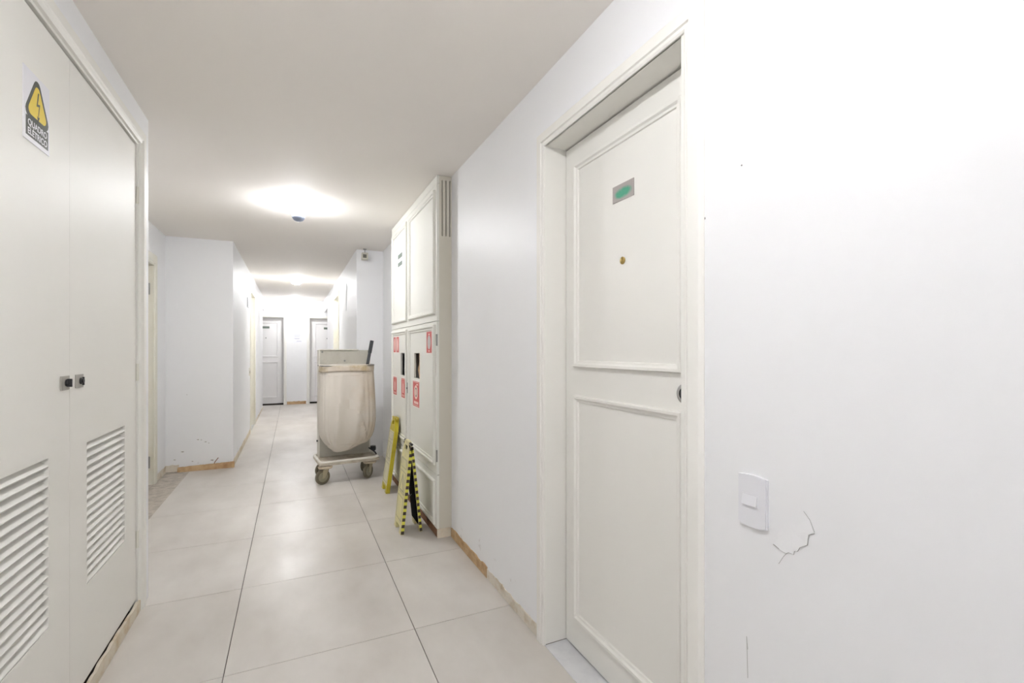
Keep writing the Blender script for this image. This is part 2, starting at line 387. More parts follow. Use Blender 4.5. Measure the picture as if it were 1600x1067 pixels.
build(MB().tube([(XR - .0012, a, b) for a, b in ((.735, .852), (.716, .845), (.703, .843), (.697, .848), (.686, .847), (.684, .856), (.677, .858), (.672, .868), (.664, .874), (.655, .880), (.654, .892), (.652, .903), (.645, .908), (.640, .910))], .0008, 6), 'crack', CRK, wall_right)
build(MB().tube([(XR - .0004, a, b) for a, b in ((.640, .912), (.650, .935), (.664, .950))], .0004, 6), 'crack', CRK, wall_right)
build(MB().tube([(XR - .0004, a, b) for a, b in ((.703, .843), (.711, .832), (.722, .812))], .0004, 6), 'crack', CRK, wall_right)
build(MB().tube([(XR - .0002, .803, .57), (XR - .0002, .806, .60), (XR - .0002, .803, .50), ], .0006), 'hairline_crack', mat('hairline', (178, 176, 172), .9), wall_right)
build(MB().cyl((XR - .001, .936, 1.655), (XR + .002, .936, 1.655), .003), 'screw_hole', STEEL, wall_right)
build(MB().cyl((XR - .001, .82, 1.757), (XR + .002, .82, 1.757), .002), 'screw_hole', STEEL, wall_right)
scar('paint_scar', [(7.00, 2.20), (7.14, 2.26), (7.18, 2.10), (7.14, 1.86), (7.08, 2.0)], wall_cr, lambda a, b, h: (.70 - h, a, b), SCARM, .004)
for (x, z, s) in [(-.93, .33, .012), (-.90, .325, .009), (-.86, .30, .012), (-.83, .285, .008), (-1.07, .21, .016), (-.80, .095, .018), (-.98, .10, .01), (-1.14, .13, .012), (-1.03, .82, .006)]:
    build(MB().prism([(x - s, z), (x - s * .2, z + s * .35), (x + s, z + s * .2), (x + s * .4, z - s * .4)], lambda a, b, h: (a, 6.08 - h, b), -.001, .001), 'chip', SCUFF, wall_cross)

# ------------------------------------------------------------------ doors
PROF = [(-.028, 0), (-.026, .006), (-.018, .008), (-.012, .015), (-.003, .016), (0, .010), (.001, 0)]
CAS = lambda w: [(0, -.004), (.000, .006), (.006, .010), (.012, .010), (.014, .007), (.019, .007), (.022, .013), (.028, .013), (w - .012, .012), (w - .004, .007), (w, .003), (w, 0)]

# door_1: the big door at right
d1 = empty('door_1', (XR, 1.42, 0), kind='structure', label='large cream panelled door in a deep frame at right')
fR = lambda x: (lambda a, b, h: (x - h, a, b))
build(MB().ring((1.004, 0.0, 1.824, 2.197), CAS(.068), fR(XR), True), 'casing', CREAM, d1)
jm = MB(); jm.box(XR, 1.16, 1.822, 1.84, .006, 2.2); jm.box(XR, 1.16, 1.003, 1.021, .006, 2.2); jm.box(XR, 1.16, 1.021, 1.822, 2.197 - .0, 2.2)
build(jm, 'jamb', CREAM, d1)
build(MB().box(XR - .002, 1.17, 1.022, 1.821, -.004, .004), 'threshold', MARBLE, d1, label='white marble threshold')
leaf = build(MB().box(1.113, 1.15, 1.026, 1.818 + .0, .010, 2.190), 'door_leaf', CREAM, d1)
XD = 1.113
build(MB().ring((1.116, 1.228, 1.742, 2.10), PROF, fR(XD)), 'upper_moulding', CREAM, leaf)
build(MB().ring((1.116, .140, 1.742, 1.105), PROF, fR(XD)), 'lower_moulding', CREAM, leaf)
build(MB().box(XD - .0025, XD + .0, 1.353, 1.476, 1.858, 1.920), 'number_plate', PLATE, leaf, label='grey number plate with blurred green digits')
build(MB().lathe([(.016, 0), (.016, .002), (.012, .006), (.005, .007), (.0, .007)], (XD, 1.418, 1.633), 'X').bm and MB().lathe([(.014, .001), (.014, -.003), (.009, -.007), (.002, -.0075)], (XD, 1.418, 1.633), 'X', 24), 'peephole', BRASS, leaf, True)
build(MB().lathe([(.031, .001), (.031, -.004), (.026, -.006), (.019, -.006), (.018, -.003), (.001, -.003)], (XD, 1.112, 1.163), 'X', 32), 'lock_rosette', CHROME, leaf, True)
build(MB().lathe([(.0165, .0), (.0165, -.006), (.001, -.0065)], (XD, 1.112, 1.163), 'X', 24), 'lock_cylinder', BLACK, leaf, True)
build(MB().box(1.152, 1.26, 1.003, 1.84, 0, 2.2), 'rear_cover', DARK, d1)

# door_2: recess at left (only its far jamb shows)
d2 = empty('door_2', (XC, 5.17, 0), kind='structure', label='cream door frame with hinges in the left recess')
fL = lambda x: (lambda a, b, h: (x + h, a, b))
build(MB().ring((4.74, 0, 5.60, 2.12), CAS(.11), fL(XC), True), 'casing', CREAM2, d2)
jm = MB(); jm.box(XC - .2, XC, 5.60, 5.62, 0, 2.14); jm.box(XC - .2, XC, 4.72, 4.74, 0, 2.14); jm.box(XC - .2, XC, 4.74, 5.60, 2.12, 2.14)
build(jm, 'jamb', CREAM2, d2)
build(MB().box(XC - .080, XC - .045, 4.745, 5.595, .01, 2.115), 'door_leaf', CREAM2, d2)
for z in (1.89, 0.22):
    build(MB().cyl((XC - .034, 5.588, z - .055), (XC - .034, 5.588, z + .055), .010).box(XC - .060, XC - .03, 5.594, 5.599, z - .055, z + .055), 'hinge', STEEL, d2)
build(MB().box(XC - .2, XC - .001, 4.74, 5.60, -.006, .001), 'threshold', CONC, d2)

# door_3 / door_4: side doors of the corridor
d3 = empty('door_3', (-.60, 8.93, 0), kind='structure', label='cream door frame in the left corridor wall')
build(MB().ring((8.47, 0, 9.40, 2.22), CAS(.07), fL(-.60), True), 'casing', CREAM2, d3)
jm = MB(); jm.box(-.80, -.60, 9.40, 9.42, 0, 2.24); jm.box(-.80, -.60, 8.45, 8.47, 0, 2.24); jm.box(-.80, -.60, 8.47, 9.40, 2.22, 2.24); build(jm, 'jamb', CREAM2, d3)
build(MB().box(-.755, -.72, 8.475, 9.395, .01, 2.215), 'door_leaf', CREAM2, d3)
build(MB().box(-.80, -.601, 8.47, 9.40, -.006, .001), 'threshold', MARBLE, d3)
d4 = empty('door_4', (.70, 8.8, 0), kind='structure', label='cream door frame in the right corridor wall')
build(MB().ring((8.34, 0, 9.30, 2.22), CAS(.07), fR(.70), True), 'casing', CREAM2, d4)
jm = MB(); jm.box(.70, .90, 9.30, 9.32, 0, 2.24); jm.box(.70, .90, 8.32, 8.34, 0, 2.24); jm.box(.70, .90, 8.34, 9.30, 2.22, 2.24); build(jm, 'jamb', CREAM2, d4)
build(MB().box(.84, .875, 8.345, 9.295, .01, 2.215), 'door_leaf', CREAM2, d4)
build(MB().box(.701, .90, 8.34, 9.30, -.006, .001), 'threshold', MARBLE, d4)

def far_door(name, x0, x1, lab, plx):
    d = empty(name, ((x0 + x1) / 2, 12.5, 0), kind='structure', label=lab)
    fy = lambda a, b, h: (a, 12.5 - h, b)
    build(MB().ring((x0, 0, x1, 2.075), CAS(.065), fy, True), 'casing', CREAM, d)
    jm = MB(); jm.box(x0 - .02, x0, 12.5, 12.62, 0, 2.09); jm.box(x1, x1 + .015, 12.5, 12.62, 0, 2.09); jm.box(x0, x1, 12.5, 12.62, 2.075, 2.09); build(jm, 'jamb', CREAM2, d)
    lf = build(MB().box(x0 + .003, x1 - .003, 12.60, 12.64, .03, 2.07), 'door_leaf', FARDOOR, d)
    f2 = lambda a, b, h: (a, 12.60 - h, b)
    build(MB().ring((x0 + .12, 1.14, x1 - .12, 1.96), PROF, f2), 'upper_moulding', FARDOOR, lf)
    build(MB().ring((x0 + .12, .17, x1 - .12, 1.02), PROF, f2), 'lower_moulding', FARDOOR, lf)
    build(MB().box(plx - .075, plx + .075, 12.592, 12.60, 1.815, 1.865), 'number_plate', GREENGREY, lf, label='small dark number plate')
    build(MB().lathe([(.013, .001), (.013, -.004), (.003, -.006)], (plx + (.0), 12.60, 1.59), 'Y', 16), 'peephole', STEEL, lf)
    build(MB().box(x0, x1, 12.53, 12.6, -.006, .004), 'threshold', DARK, d)
    build(MB().box(x0 - .02, x1 + .015, 12.66, 12.69, 0, 2.09), 'rear_cover', DARK, d)
far_door('door_5', -1.005, -.194, 'far panelled door at the left end of the corridor', -.57)
far_door('door_6', .38, 1.19, 'far panelled door at the right end of the corridor', .78)

# ------------------------------------------------------------------ electrical cupboard, left
ec = empty('electrical_cupboard', (-.70, 2.14, 0), label='tall cream double-door electrical cupboard with louvred vents at left', cat='cupboard')
build(MB().ring((1.372, 0.0, 2.925, 2.335), [(-.014, -.030), (-.012, -.008), (-.004, -.006), (-.002, .004), (.006, .008), (.012, .004), (.020, .006), (.026, .010), (.062, .010), (.068, .006), (.068, 0)], fL(XL), True), 'frame', CREAM, ec)
XE = -.704
def cup_door(y0, y1, ly0, ly1, lz0, lz1, n, label):
    z0, z1 = .064, 2.312
    d = MB(); t0, t1 = XE - .034, XE
    d.box(t0, t1, y0, ly0, z0, z1); d.box(t0, t1, ly1, y1, z0, z1); d.box(t0, t1, ly0, ly1, z0, lz0); d.box(t0, t1, ly0, ly1, lz1, z1)
    bmesh.ops.remove_doubles(d.bm, verts=d.bm.verts, dist=1e-5)
    o = build(d, 'door', CREAM, ec, label=label)
    build(MB().box(t0 - .016, t0 - .012, ly0 - .01, ly1 + .01, lz0 - .01, lz1 + .01), 'vent_backing', CREAM2, o)
    pitch = (lz1 - lz0) / n; sm = None
    for k in range(n):
        zc = lz0 + pitch * (k + .5)
        M = Matrix.Translation((XE - .018, 0, zc)) @ Matrix.Rotation(math.radians(36), 4, 'Y')
        if sm is None:
            sm = build(MB().box(-.0205, .0205, ly0, ly1, -.0028, .0028, M=M), 'slat', CREAM, o); z_first = sm.location.z
        else:
            q = sm.copy(); C.objects.link(q); q.location.z = z_first + pitch * k
    return o
dr1 = cup_door(1.386, 2.1405, 1.54, 1.985, .415, .957, 17, 'left leaf with a lock and a louvred vent')
dr2 = cup_door(2.142, 2.906, 2.293, 2.742, .415, .952, 17, 'right leaf with a lock and a louvred vent')
def lock(yc, zc, o, turn):
    build(MB().box(XE, XE + .004, yc - .033, yc + .033, zc - .024, zc + .024, .0015), 'lock_plate', mat('lock_plate_grey', (172, 168, 160), .4, spec=.6), o)
    mb = MB().lathe([(.012, 0), (.012, .004), (.008, .006), (.008, .010), (.002, .011)], (XE + .004, yc + .005, zc), 'X', 24)
    if turn: mb.box(XE + .006, XE + .020, yc + .002, yc + .008, zc - .014, zc + .014, .002)
    else: mb.box(XE + .006, XE + .012, yc + .012, yc + .017, zc - .016, zc + .014, .001)
    build(mb, 'lock_knob', BLACK, o, True)
lock(2.098, 1.188, dr1, True); lock(2.218, 1.188, dr2, False)
for z in (2.07, 1.19, .36):
    build(MB().cyl((XE + .004, 2.915, z - .042), (XE + .004, 2.915, z + .042), .0065, n=12), 'hinge', CREAM2, dr2, True)
build(MB().box(-1.15, -1.12, 1.345, 2.935, 0, 2.335), 'inner_back', CREAM2, ec)

# warning sign on the left leaf
XS = XE
ws = empty('warning_sign', (XS, 1.905, 1.92), label='white high-voltage warning sign with yellow triangle on the left cupboard leaf', cat='sign')
fs = fL(XS)
build(MB().box(XS, XS + .002, 1.825, 1.985, 1.916, 2.127), 'sign_plate', SWHITE, ws)
def tri(cy, cz, r, k=3):
    pts = []
    for i in range(3):
        a = math.pi / 2 + i * 2 * math.pi / 3; vx, vz = cy + r * math.cos(a) * 1.0, cz + r * math.sin(a)
        rr = r * .13
        for j in range(5):
            b = a - math.pi / 3 + j * math.pi / 6
            pts.append((vx - r * .26 * math.cos(a) + rr * 2 * math.cos(b), vz - r * .26 * math.sin(a) + rr * 2 * math.sin(b)))
    return pts
build(MB().prism(tri(1.906, 2.035, .078), fs, .002, .0026), 'triangle_border', SBLK, ws)
build(MB().prism(tri(1.906, 2.035, .060), fs, .0026, .0031), 'triangle', YEL, ws)
bolt = [(1.908, 2.080), (1.899, 2.036), (1.914, 2.040), (1.908, 2.004), (1.902, 2.008), (1.909, 1.990), (1.918, 2.010), (1.911, 2.006), (1.920, 2.049), (1.906, 2.045), (1.914, 2.080)]
build(MB().prism(bolt, fs, .0031, .0035), 'lightning_bolt', SBLK, ws)
build(MB().box(XS + .002, XS + .0026, 1.838, 1.975, 1.930, 1.987), 'black_panel', SBLK, ws)
for s, zz in (('QUADRO', 1.962), ('ELÉTRICO', 1.936)):
    build(text_mesh(s, .0265, lambda x, y, z, zz=zz: (XS + .0030 + z * .3, 1.9065 + x * 1.02, zz + y)), 'lettering', SWHITE, ws)

# ------------------------------------------------------------------ tall fire cabinet, right
XF = .903
fc = empty('fire_hose_cabinet', (XF, 3.98, 0), label='tall off-white panelled fire hose cabinet standing against the right wall', cat='cabinet')
def boxes(parts):
    m = MB()
    for p in parts: m.box(*p)
    bmesh.ops.remove_doubles(m.bm, verts=m.bm.verts, dist=1e-5); return m
Y0, Y1 = 3.17, 4.80
# body: side panels (with vent slots in the near one), top, plinth rails
sl = [(.938, .944), (.965, .971), (.992, .998)]
sd = [(XF + .016, XR, Y0, Y0 + .018, .066, 2.09), (XF + .016, XR, Y0, Y0 + .018, 2.478, 2.508)]
xs = [XF + .016] + [v for s in sl for v in s] + [XR]
for a, b in zip(xs[::2], xs[1::2]): sd.append((a, b, Y0, Y0 + .018, 2.09, 2.478))
build(boxes(sd), 'near_side_panel', CABSIDE, fc, label='beige side panel with three vent slots')
build(boxes([(XF + .025, XR - .001, Y0 + .0185, Y0 + .022, 2.05, 2.5)]), 'slot_backing', DARK, fc)  # dark sheet standing in for the shade inside the slots
build(boxes([(XF + .016, XR, Y1 - .018, Y1, .066, 2.508)]), 'far_side_panel', CAB, fc)
build(boxes([(XF + .016, XR, 4.055, 4.070, .066, 2.508)]), 'partition', CAB, fc)
build(boxes([(XF, XF + .016, Y0, Y1, 2.452, 2.508)]), 'top_rail', CAB, fc)
def cdoor(nm, y0, y1, z0, z1, hole=None, label=None):
    if hole:
        a, b, c, d = hole
        m = boxes([(XF, XF + .016, y0, a, z0, z1), (XF, XF + .016, b, y1, z0, z1), (XF, XF + .016, a, b, z0, c), (XF, XF + .016, a, b, d, z1)])
    else: m = boxes([(XF, XF + .016, y0, y1, z0, z1)])
    return build(m, nm, CAB, fc, label=label)
CPROF = [(-.036, 0), (-.034, .007), (-.022, .008), (-.016, .015), (-.006, .016), (0, .012), (.002, 0)]
fF = fR(XF)
for nm, y0, y1, z0, z1, hole, rect in [
    ('upper_door', Y0 + .001, 4.058, 1.503, 2.450, None, (3.215, 1.555, 4.012, 2.415)),
    ('upper_door', 4.061, Y1 - .001, 1.503, 2.450, None, (4.105, 1.555, 4.748, 2.415)),
    ('lower_door', Y0 + .001, 4.058, .440, 1.499, (3.655, 3.845, 1.073, 1.276), (3.215, .500, 4.012, 1.478)),
    ('lower_door', 4.061, Y1 - .001, .440, 1.499, (4.205, 4.372, 1.073, 1.274), (4.105, .500, 4.748, 1.478)),
    ('base_panel', Y0 + .001, 4.058, .066, .434, None, (3.215, .085, 4.012, .392)),
    ('base_panel', 4.061, Y1 - .001, .066, .434, None, (4.105, .085, 4.748, .392))]:
    o = cdoor(nm, y0, y1, z0, z1, hole)
    build(MB().ring(rect, CPROF, fF), 'moulding', CAB, o)
    if nm == 'lower_door' and y0 < 4:
        for z in (1.37, .57):
            build(MB().cyl((XF - .002, Y0 - .001, z - .04), (XF - .002, Y0 - .001, z + .04), .006, n=12), 'hinge', STEEL, o)
    if nm == 'lower_door' and y0 > 4:
        build(MB().box(XF - .004, XF, 4.066, 4.088, .93, 1.02).cyl((XF - .014, 4.077, .972), (XF, 4.077, .972), .007, n=12), 'latch', STEEL, o)
build(boxes([(XF + .006, XF + .02, Y0 + .012, Y1, .001, .064)]), 'plinth', DWOOD, fc, label='bare brown timber plinth')
build(boxes([(XF + .004, XR - .002, Y0 + .002, Y0 + .012, .001, .064)]), 'side_plinth', PLAST, fc, label='chipped plastered plinth end')
# niche in the wall behind
build(boxes([(XR + .22, XR + .25, 3.272, 4.698, .202, 1.418)]), 'niche_back', STEEL, fc)
build(boxes([(XR + .0, XR + .22, 4.053, 4.070, .202, 1.418)]), 'niche_partition', STEEL, fc)
build(boxes([(XF + .016, XF + .018, 4.19, 4.23, 1.05, 1.30)]), 'window_frame', STEEL, fc)
hs = empty('fire_hose', (XR + .08, 3.78, .92), label='coiled red and canvas fire hose behind the right cabinet window', cat='hose')
pts = []
for i in range(220):
    t = i / 219; a = t * 2 * math.pi * 6; r = .20 - .13 * t
    pts.append((XR + .07 + .03 * math.sin(a * .5), 3.86 + r * math.cos(a), 1.14 + r * math.sin(a)))
build(MB().tube(pts, .012, 8), 'hose_coil', HOSE, hs, True)
build(MB().tube([(XF + .045, 3.77, 1.28), (XF + .05, 3.775, 1.2), (XF + .045, 3.80, 1.14), (XF + .05, 3.76, 1.06), (XF + .05, 3.77, .98)], .022, 10), 'hose_end', HOSE2, hs, True)

# plaque on the upper far door
pq = empty('door_plaque', (XF, 4.38, 2.1), label='small grey and white plaque on the upper far cabinet door', cat='plaque')
build(MB().box(XF - .002, XF, 4.275, 4.49, 2.050, 2.200), 'plaque_plate', SWHITE, pq)
build(MB().box(XF - .0026, XF - .002, 4.30, 4.485, 2.150, 2.190), 'upper_bar', GREENGREY, pq)
build(MB().box(XF - .0026, XF - .002, 4.30, 4.485, 2.078, 2.115), 'lower_bar', GREENGREY, pq)

# fire safety stickers
def sticker(y0, y1, z0, z1, kind, label):
    s = empty('fire_safety_sticker', (XF, (y0 + y1) / 2, z0), label=label, cat='sticker')
    build(MB().box(XF - .0012, XF, y0, y1, z0, z1), 'backing', STK, s)
    m = .012
    build(MB().box(XF - .0017, XF - .0012, y0 + m, y1 - m, z0 + m, z1 - m), 'red_field', RED, s)
    c = (y0 + y1) / 2; fw = fR(XF); W = y1 - y0; Hh = z1 - z0
    def ell(cy, cz, ry, rz, n=24): return [(cy + ry * math.cos(2 * math.pi * i / n), cz + rz * math.sin(2 * math.pi * i / n)) for i in range(n)]
    if kind == 'ext':
        build(MB().prism([(c - W * .12, z0 + Hh * .27), (c + W * .12, z0 + Hh * .27), (c + W * .12, z0 + Hh * .66), (c + W * .05, z0 + Hh * .74), (c + W * .04, z0 + Hh * .84), (c - W * .04, z0 + Hh * .84), (c - W * .05, z0 + Hh * .74), (c - W * .12, z0 + Hh * .66)], fw, .0017, .0021), 'extinguisher_symbol', PINK, s)
        mb = MB()
        mb.box(XF - .0021, XF - .0017, y0 + W * .2, y1 - W * .2, z0 + Hh * .12, z0 + Hh * .145); mb.box(XF - .0021, XF - .0017, y0 + W * .2, y1 - W * .2, z0 + Hh * .17, z0 + Hh * .195)
        mb.box(XF - .0021, XF - .0017, y0 + W * .12, y1 - W * .12, z0 + Hh * .89, z0 + Hh * .905)
        build(mb, 'print_lines', PINK, s, kind='stuff')
    if kind == 'hose':
        mb = MB().prism(ell(c, z0 + Hh * .56, W * .27, Hh * .25), fw, .0017, .0021); build(mb, 'hose_reel_symbol', PINK, s)
        build(MB().prism(ell(c, z0 + Hh * .56, W * .17, Hh * .165), fw, .0021, .0024), 'reel_ring', GREENGREY, s)
        build(MB().prism(ell(c, z0 + Hh * .56, W * .12, Hh * .12), fw, .0024, .0027), 'reel_hub', PINK, s)
        build(MB().box(XF - .0021, XF - .0017, c - W * .32, c + W * .28, z0 + Hh * .145, z0 + Hh * .235), 'text_band', PINK, s)
        mb = MB().box(XF - .0021, XF - .0017, y0 + W * .1, y1 - W * .1, z0 + Hh * .09, z0 + Hh * .105).box(XF - .0021, XF - .0017, y0 + W * .1, y1 - W * .1, z0 + Hh * .91, z0 + Hh * .925).box(XF - .0021, XF - .0017, c - W * .30, c - W * .05, z0 + Hh * .82, z0 + Hh * .86); build(mb, 'print_lines', PINK, s, kind='stuff')
    if kind == 'oval':
        build(MB().prism(ell(c, z0 + Hh * .5, W * .28, Hh * .29), fw, .0017, .0021), 'oval_symbol', GREY, s)
        build(MB().box(XF - .0021, XF - .0017, c - W * .1, c + W * .1, z0 + Hh * .80, z0 + Hh * .85).box(XF - .0021, XF - .0017, c - W * .1, c + W * .1, z0 + Hh * .12, z0 + Hh * .17), 'print_lines', PINK, s, kind='stuff')
    if kind == 'bar':
        build(MB().prism(ell(c, z0 + Hh * .5, W * .17, Hh * .36), fw, .0017, .0021), 'upright_symbol', PINK, s)
    return s
sticker(4.585, 4.715, 1.268, 1.436, 'bar', 'far one of the two narrow red stickers at the top of the far lower door')
sticker(4.435, 4.575, 1.268, 1.436, 'bar', 'near one of the two narrow red stickers at the top of the far lower door')
sticker(3.290, 3.455, 1.268, 1.446, 'oval', 'red sticker with pale oval at the top corner of the near lower door')
sticker(4.540, 4.725, .860, 1.052, 'ext', 'red extinguisher sticker at the far edge of the far lower door')
sticker(4.180, 4.345, .862, 1.058, 'ext', 'red extinguisher sticker directly under the small far window')
sticker(3.655, 3.890, .835, 1.060, 'hose', 'large red hose reel sticker under the near cabinet window')

# ------------------------------------------------------------------ small fittings
sw = empty('light_switch', (XR, .787, .877), label='white single rocker light switch on the right wall beside cracked plaster', cat='switch')
arc = []
for i in range(9):
    t = i / 8; arc.append((.747 + .079 * t, .880 - .006 * math.sin(math.pi * t)))
for i in range(9):
    t = i / 8; arc.append((.826 - .079 * t, .996 + .004 * math.sin(math.pi * t)))
pm = MB().prism(arc, fR(XR), 0, .008)
bmesh.ops.bevel(pm.bm, geom=[e for e in pm.bm.edges if all(v.co.x < XR - .007 for v in e.verts)], offset=.003, segments=2, affect='EDGES')
build(pm, 'switch_plate', WHITEP, sw)
build(MB().box(XR - .0086, XR - .008, .768, .814, .922, .953), 'switch_insert', WHITEP, sw)
rk = MB(); f = lambda x, y, z: (x, y, z)
A = [(XR - .0086, .925), (XR - .0135, .927), (XR - .0095, .950), (XR - .0086, .950)]
v0 = [rk.bm.verts.new((x, .771, z)) for x, z in A]; v1 = [rk.bm.verts.new((x, .811, z)) for x, z in A]
rk.bm.faces.new(v0); rk.bm.faces.new(v1[::-1])
for i in range(4): rk.bm.faces.new((v0[i], v1[i], v1[(i + 1) % 4], v0[(i + 1) % 4]))
build(rk, 'rocker', WHITEP, sw)

s2 = empty('wall_switch', (-.60, 8.25, .93), label='small switch plate low on the left corridor wall beside the door frame', cat='switch')
build(MB().box(-.60, -.592, 8.20, 8.28, .91, 1.03, .002), 'switch_plate', CREAM2, s2)
build(MB().box(-.592, -.588, 8.22, 8.26, .945, .985, .001), 'rocker', STEEL, s2)
s3 = empty('wall_chime', (-.60, 7.95, 1.93), label='pale rectangular box high on the left corridor wall', cat='box')
build(MB().box(-.60, -.585, 7.85, 8.06, 1.93, 2.07, .003), 'box_body', WHITEP, s3)
build(MB().box(-.585, -.583, 7.88, 8.03, 1.95, 2.05, .001), 'box_cover', WHITEP, s3)

# emergency detector under the ceiling on the cross wall
em = empty('security_camera', (.775, 5.93, 2.40), label='small boxy grey security camera under the ceiling on the right cross wall', cat='camera')
build(MB().box(.745, .815, 5.80, 5.885, 2.375, 2.455, .006), 'camera_body', mat('camera_shell', (208, 204, 190), .45), em)
build(MB().box(.755, .795, 5.795, 5.80, 2.392, 2.432, .001), 'lens_window', mat('camera_lens', (110, 108, 100), .2), em)
build(MB().tube([(.80, 5.93, 2.45), (.80, 5.90, 2.462), (.80, 5.86, 2.452)], .012, 8).lathe([(.028, 0), (.028, -.008), (.02, -.012)], (.80, 5.93, 2.45), 'Y', 20), 'bracket', STEEL, em)
build(MB().tube([(.785, 5.86, 2.455), (.785, 5.87, 2.51)], .005, 6).cyl((.785, 5.87, 2.502), (.785, 5.87, 2.51), .02, n=16), 'ceiling_mount', STEEL, em)

# notice on the end wall
nt_ = empty('paper_notice', (.105, 12.498, 1.5), label='faint white paper notice taped to the end wall between the far doors', cat='notice')
build(MB().box(.01, .205, 12.498, 12.4995, 1.48, 1.80), 'sheet', PAPER, nt_)
mb = MB()
for z, a, b in ((1.755, .02, .17), (1.70, .03, .16), (1.665, .03, .17), (1.63, .04, .16), (1.59, .03, .16), (1.57, .05, .15), (1.515, .09, .195)):
    mb.box(a, b, 12.497, 12.498, z - .008, z + .008)
build(mb, 'print_lines', INK, nt_, kind='stuff')

# loose plank on the floor
pk = MB(); n = 26; rnd = random.Random(3)
pts = [(-1.112 + .53 * i / n, .012 + .0 * i + .004 * math.sin(i) + (.012 * i / n)) for i in range(n + 1)]
for i in range(n):
    x0 = -1.112 + .53 * i / n; x1 = -1.112 + .53 * (i + 1) / n
A = []
for i in range(n + 1):
    x = -1.11 + .525 * i / n; zt = .050 + .014 * (i / n) + rnd.uniform(-.002, .002); yb = 6.072
    th = .030 + rnd.uniform(-.002, .002)
    A.append([pk.bm.verts.new(q) for q in ((x, yb, .001), (x, yb - th, .001), (x, yb - th * .75, zt * .7), (x, yb - .010, zt), (x, yb, zt))])
for a, b in zip(A, A[1:]):
    for k in range(5): pk.bm.faces.new((a[k], b[k], b[(k + 1) % 5], a[(k + 1) % 5]))
pk.bm.faces.new(A[0]); pk.bm.faces.new(A[-1][::-1])
build(pk, 'wooden_plank', WOOD, label='loose raw wooden plank lying along the foot of the scuffed wall', cat='plank')
nail = build(MB().tube([(-.775, 6.045, .062), (-.765, 6.04, .085), (-.735, 6.035, .125)], .004, 6), 'wood_splinter', DWOOD, label='thin splinter sticking up from the loose plank at the wall', cat='splinter')

# ------------------------------------------------------------------ ceiling lamps
labs = ['round ceiling lamp far behind the camera near the window', 'round ceiling lamp directly over the camera', 'nearest visible round ceiling lamp with a grey-blue cup', 'middle round ceiling lamp over the far corridor', 'farthest round ceiling lamp close to the end wall']
for (x, y, k), lb in zip([LAMPS[-1]] + LAMPS[:-1], labs):
    L_ = empty('ceiling_lamp', (x, y, ZC), label=lb, cat='lamp')
    build(MB().lathe([(.078, ZC), (.082, ZC - .010), (.084, ZC - .060), (.080, ZC - .064), (.074, ZC - .058), (.05, ZC - .050)], (x, y, 0)), 'lamp_base', COLLAR, L_, True)
    build(MB().lathe([(.05, ZC - .049), (.072, ZC - .059), (.068, ZC - .068), (.062, ZC - .076), (.054, ZC - .084), (.046, ZC - .088)], (x, y, 0)), 'lamp_glass', lampmat(k), L_, True)
    if y < 5: build(MB().lathe([(.049, ZC - .082), (.051, ZC - .098), (.047, ZC - .118), (.036, ZC - .134), (.016, ZC - .143), (.001, ZC - .144)], (x, y, 0)), 'lamp_cup', CUP, L_, True)
    else: build(MB().lathe([(.047, ZC - .085), (.030, ZC - .090), (.001, ZC - .092)], (x, y, 0)), 'lamp_cap', WHITEP, L_, True)

# ------------------------------------------------------------------ laundry cart
CA = math.radians(5.5)
ct = empty('laundry_cart', (.519, 4.902, 0), CA, label='worn beige janitor cart on casters with a tall panel, beside the cabinet', cat='cart')
W2 = .287
tray = MB().box(-W2, W2, 0, .44, .180, .212, .014)
build(tray, 'deck', DECK, ct, True, True)
lip = []
for (a, b) in ((-W2 + .012, .012), (W2 - .012, .012), (W2 - .012, .608), (-W2 + .012, .608)): lip.append((a, b))
def rr(x0, y0, x1, y1, r, n=6):
    out = []
    for cx, cy, a0 in ((x1 - r, y0 + r, -90), (x1 - r, y1 - r, 0), (x0 + r, y1 - r, 90), (x0 + r, y0 + r, 180)):
        for i in range(n + 1):
            a = math.radians(a0 + 90 * i / n); out.append((cx + r * math.cos(a), cy + r * math.sin(a)))
    return out
build(MB().tube([(x, y, .214) for x, y in rr(-W2 + .010, .010, W2 - .010, .430, .045)], .013, 10, True), 'deck_rim', CARTW, ct, True, True)
# body: thin walled open box
bx0, bx1, by0, by1, bz0, bz1 = -.240, .252, .285, .410, .2125, 1.300
build(MB().box(bx0, bx1, by0, by0 + .012, bz0, bz1, .002), 'front_panel', CARTG, ct, False, True)
build(MB().box(bx0 - .010, bx0, by0 - .004, by1, bz0, bz1 + .004, .003), 'side_panel', CARTW, ct, False, True)
build(MB().box(bx1, bx1 + .010, by0 - .004, by1, bz0, bz1 + .0, .003), 'side_panel', CARTW, ct, False, True)
build(MB().box(bx0, bx1, by1 - .012, by1, bz0, bz1 + .0, .003), 'rear_panel', CARTW, ct, False, True)
build(MB().box(bx0, bx1, by0 + .02, by1 - .02, .98, .995), 'shelf', CARTW, ct, False, True)
build(MB().tube([(bx0 - .006, by0 - .004, bz1 + .003), (bx1 * .55, by0 - .004, bz1 + .003)], .006, 8), 'top_rim', CARTW, ct, True, True)
for (px, pz) in ((bx0 + .022, bz1 - .02), (.0, 1.19)):
    build(MB().cyl((px, by0 - .004, pz), (px, by0, pz), .009, n=12), 'rivet', STEEL, ct, True, True)
build(MB().cyl((bx0 - .022, by1 - .05, .37), (bx0 - .010, by1 - .05, .37), .010, n=12), 'side_bolt', BLACK, ct, True, True)
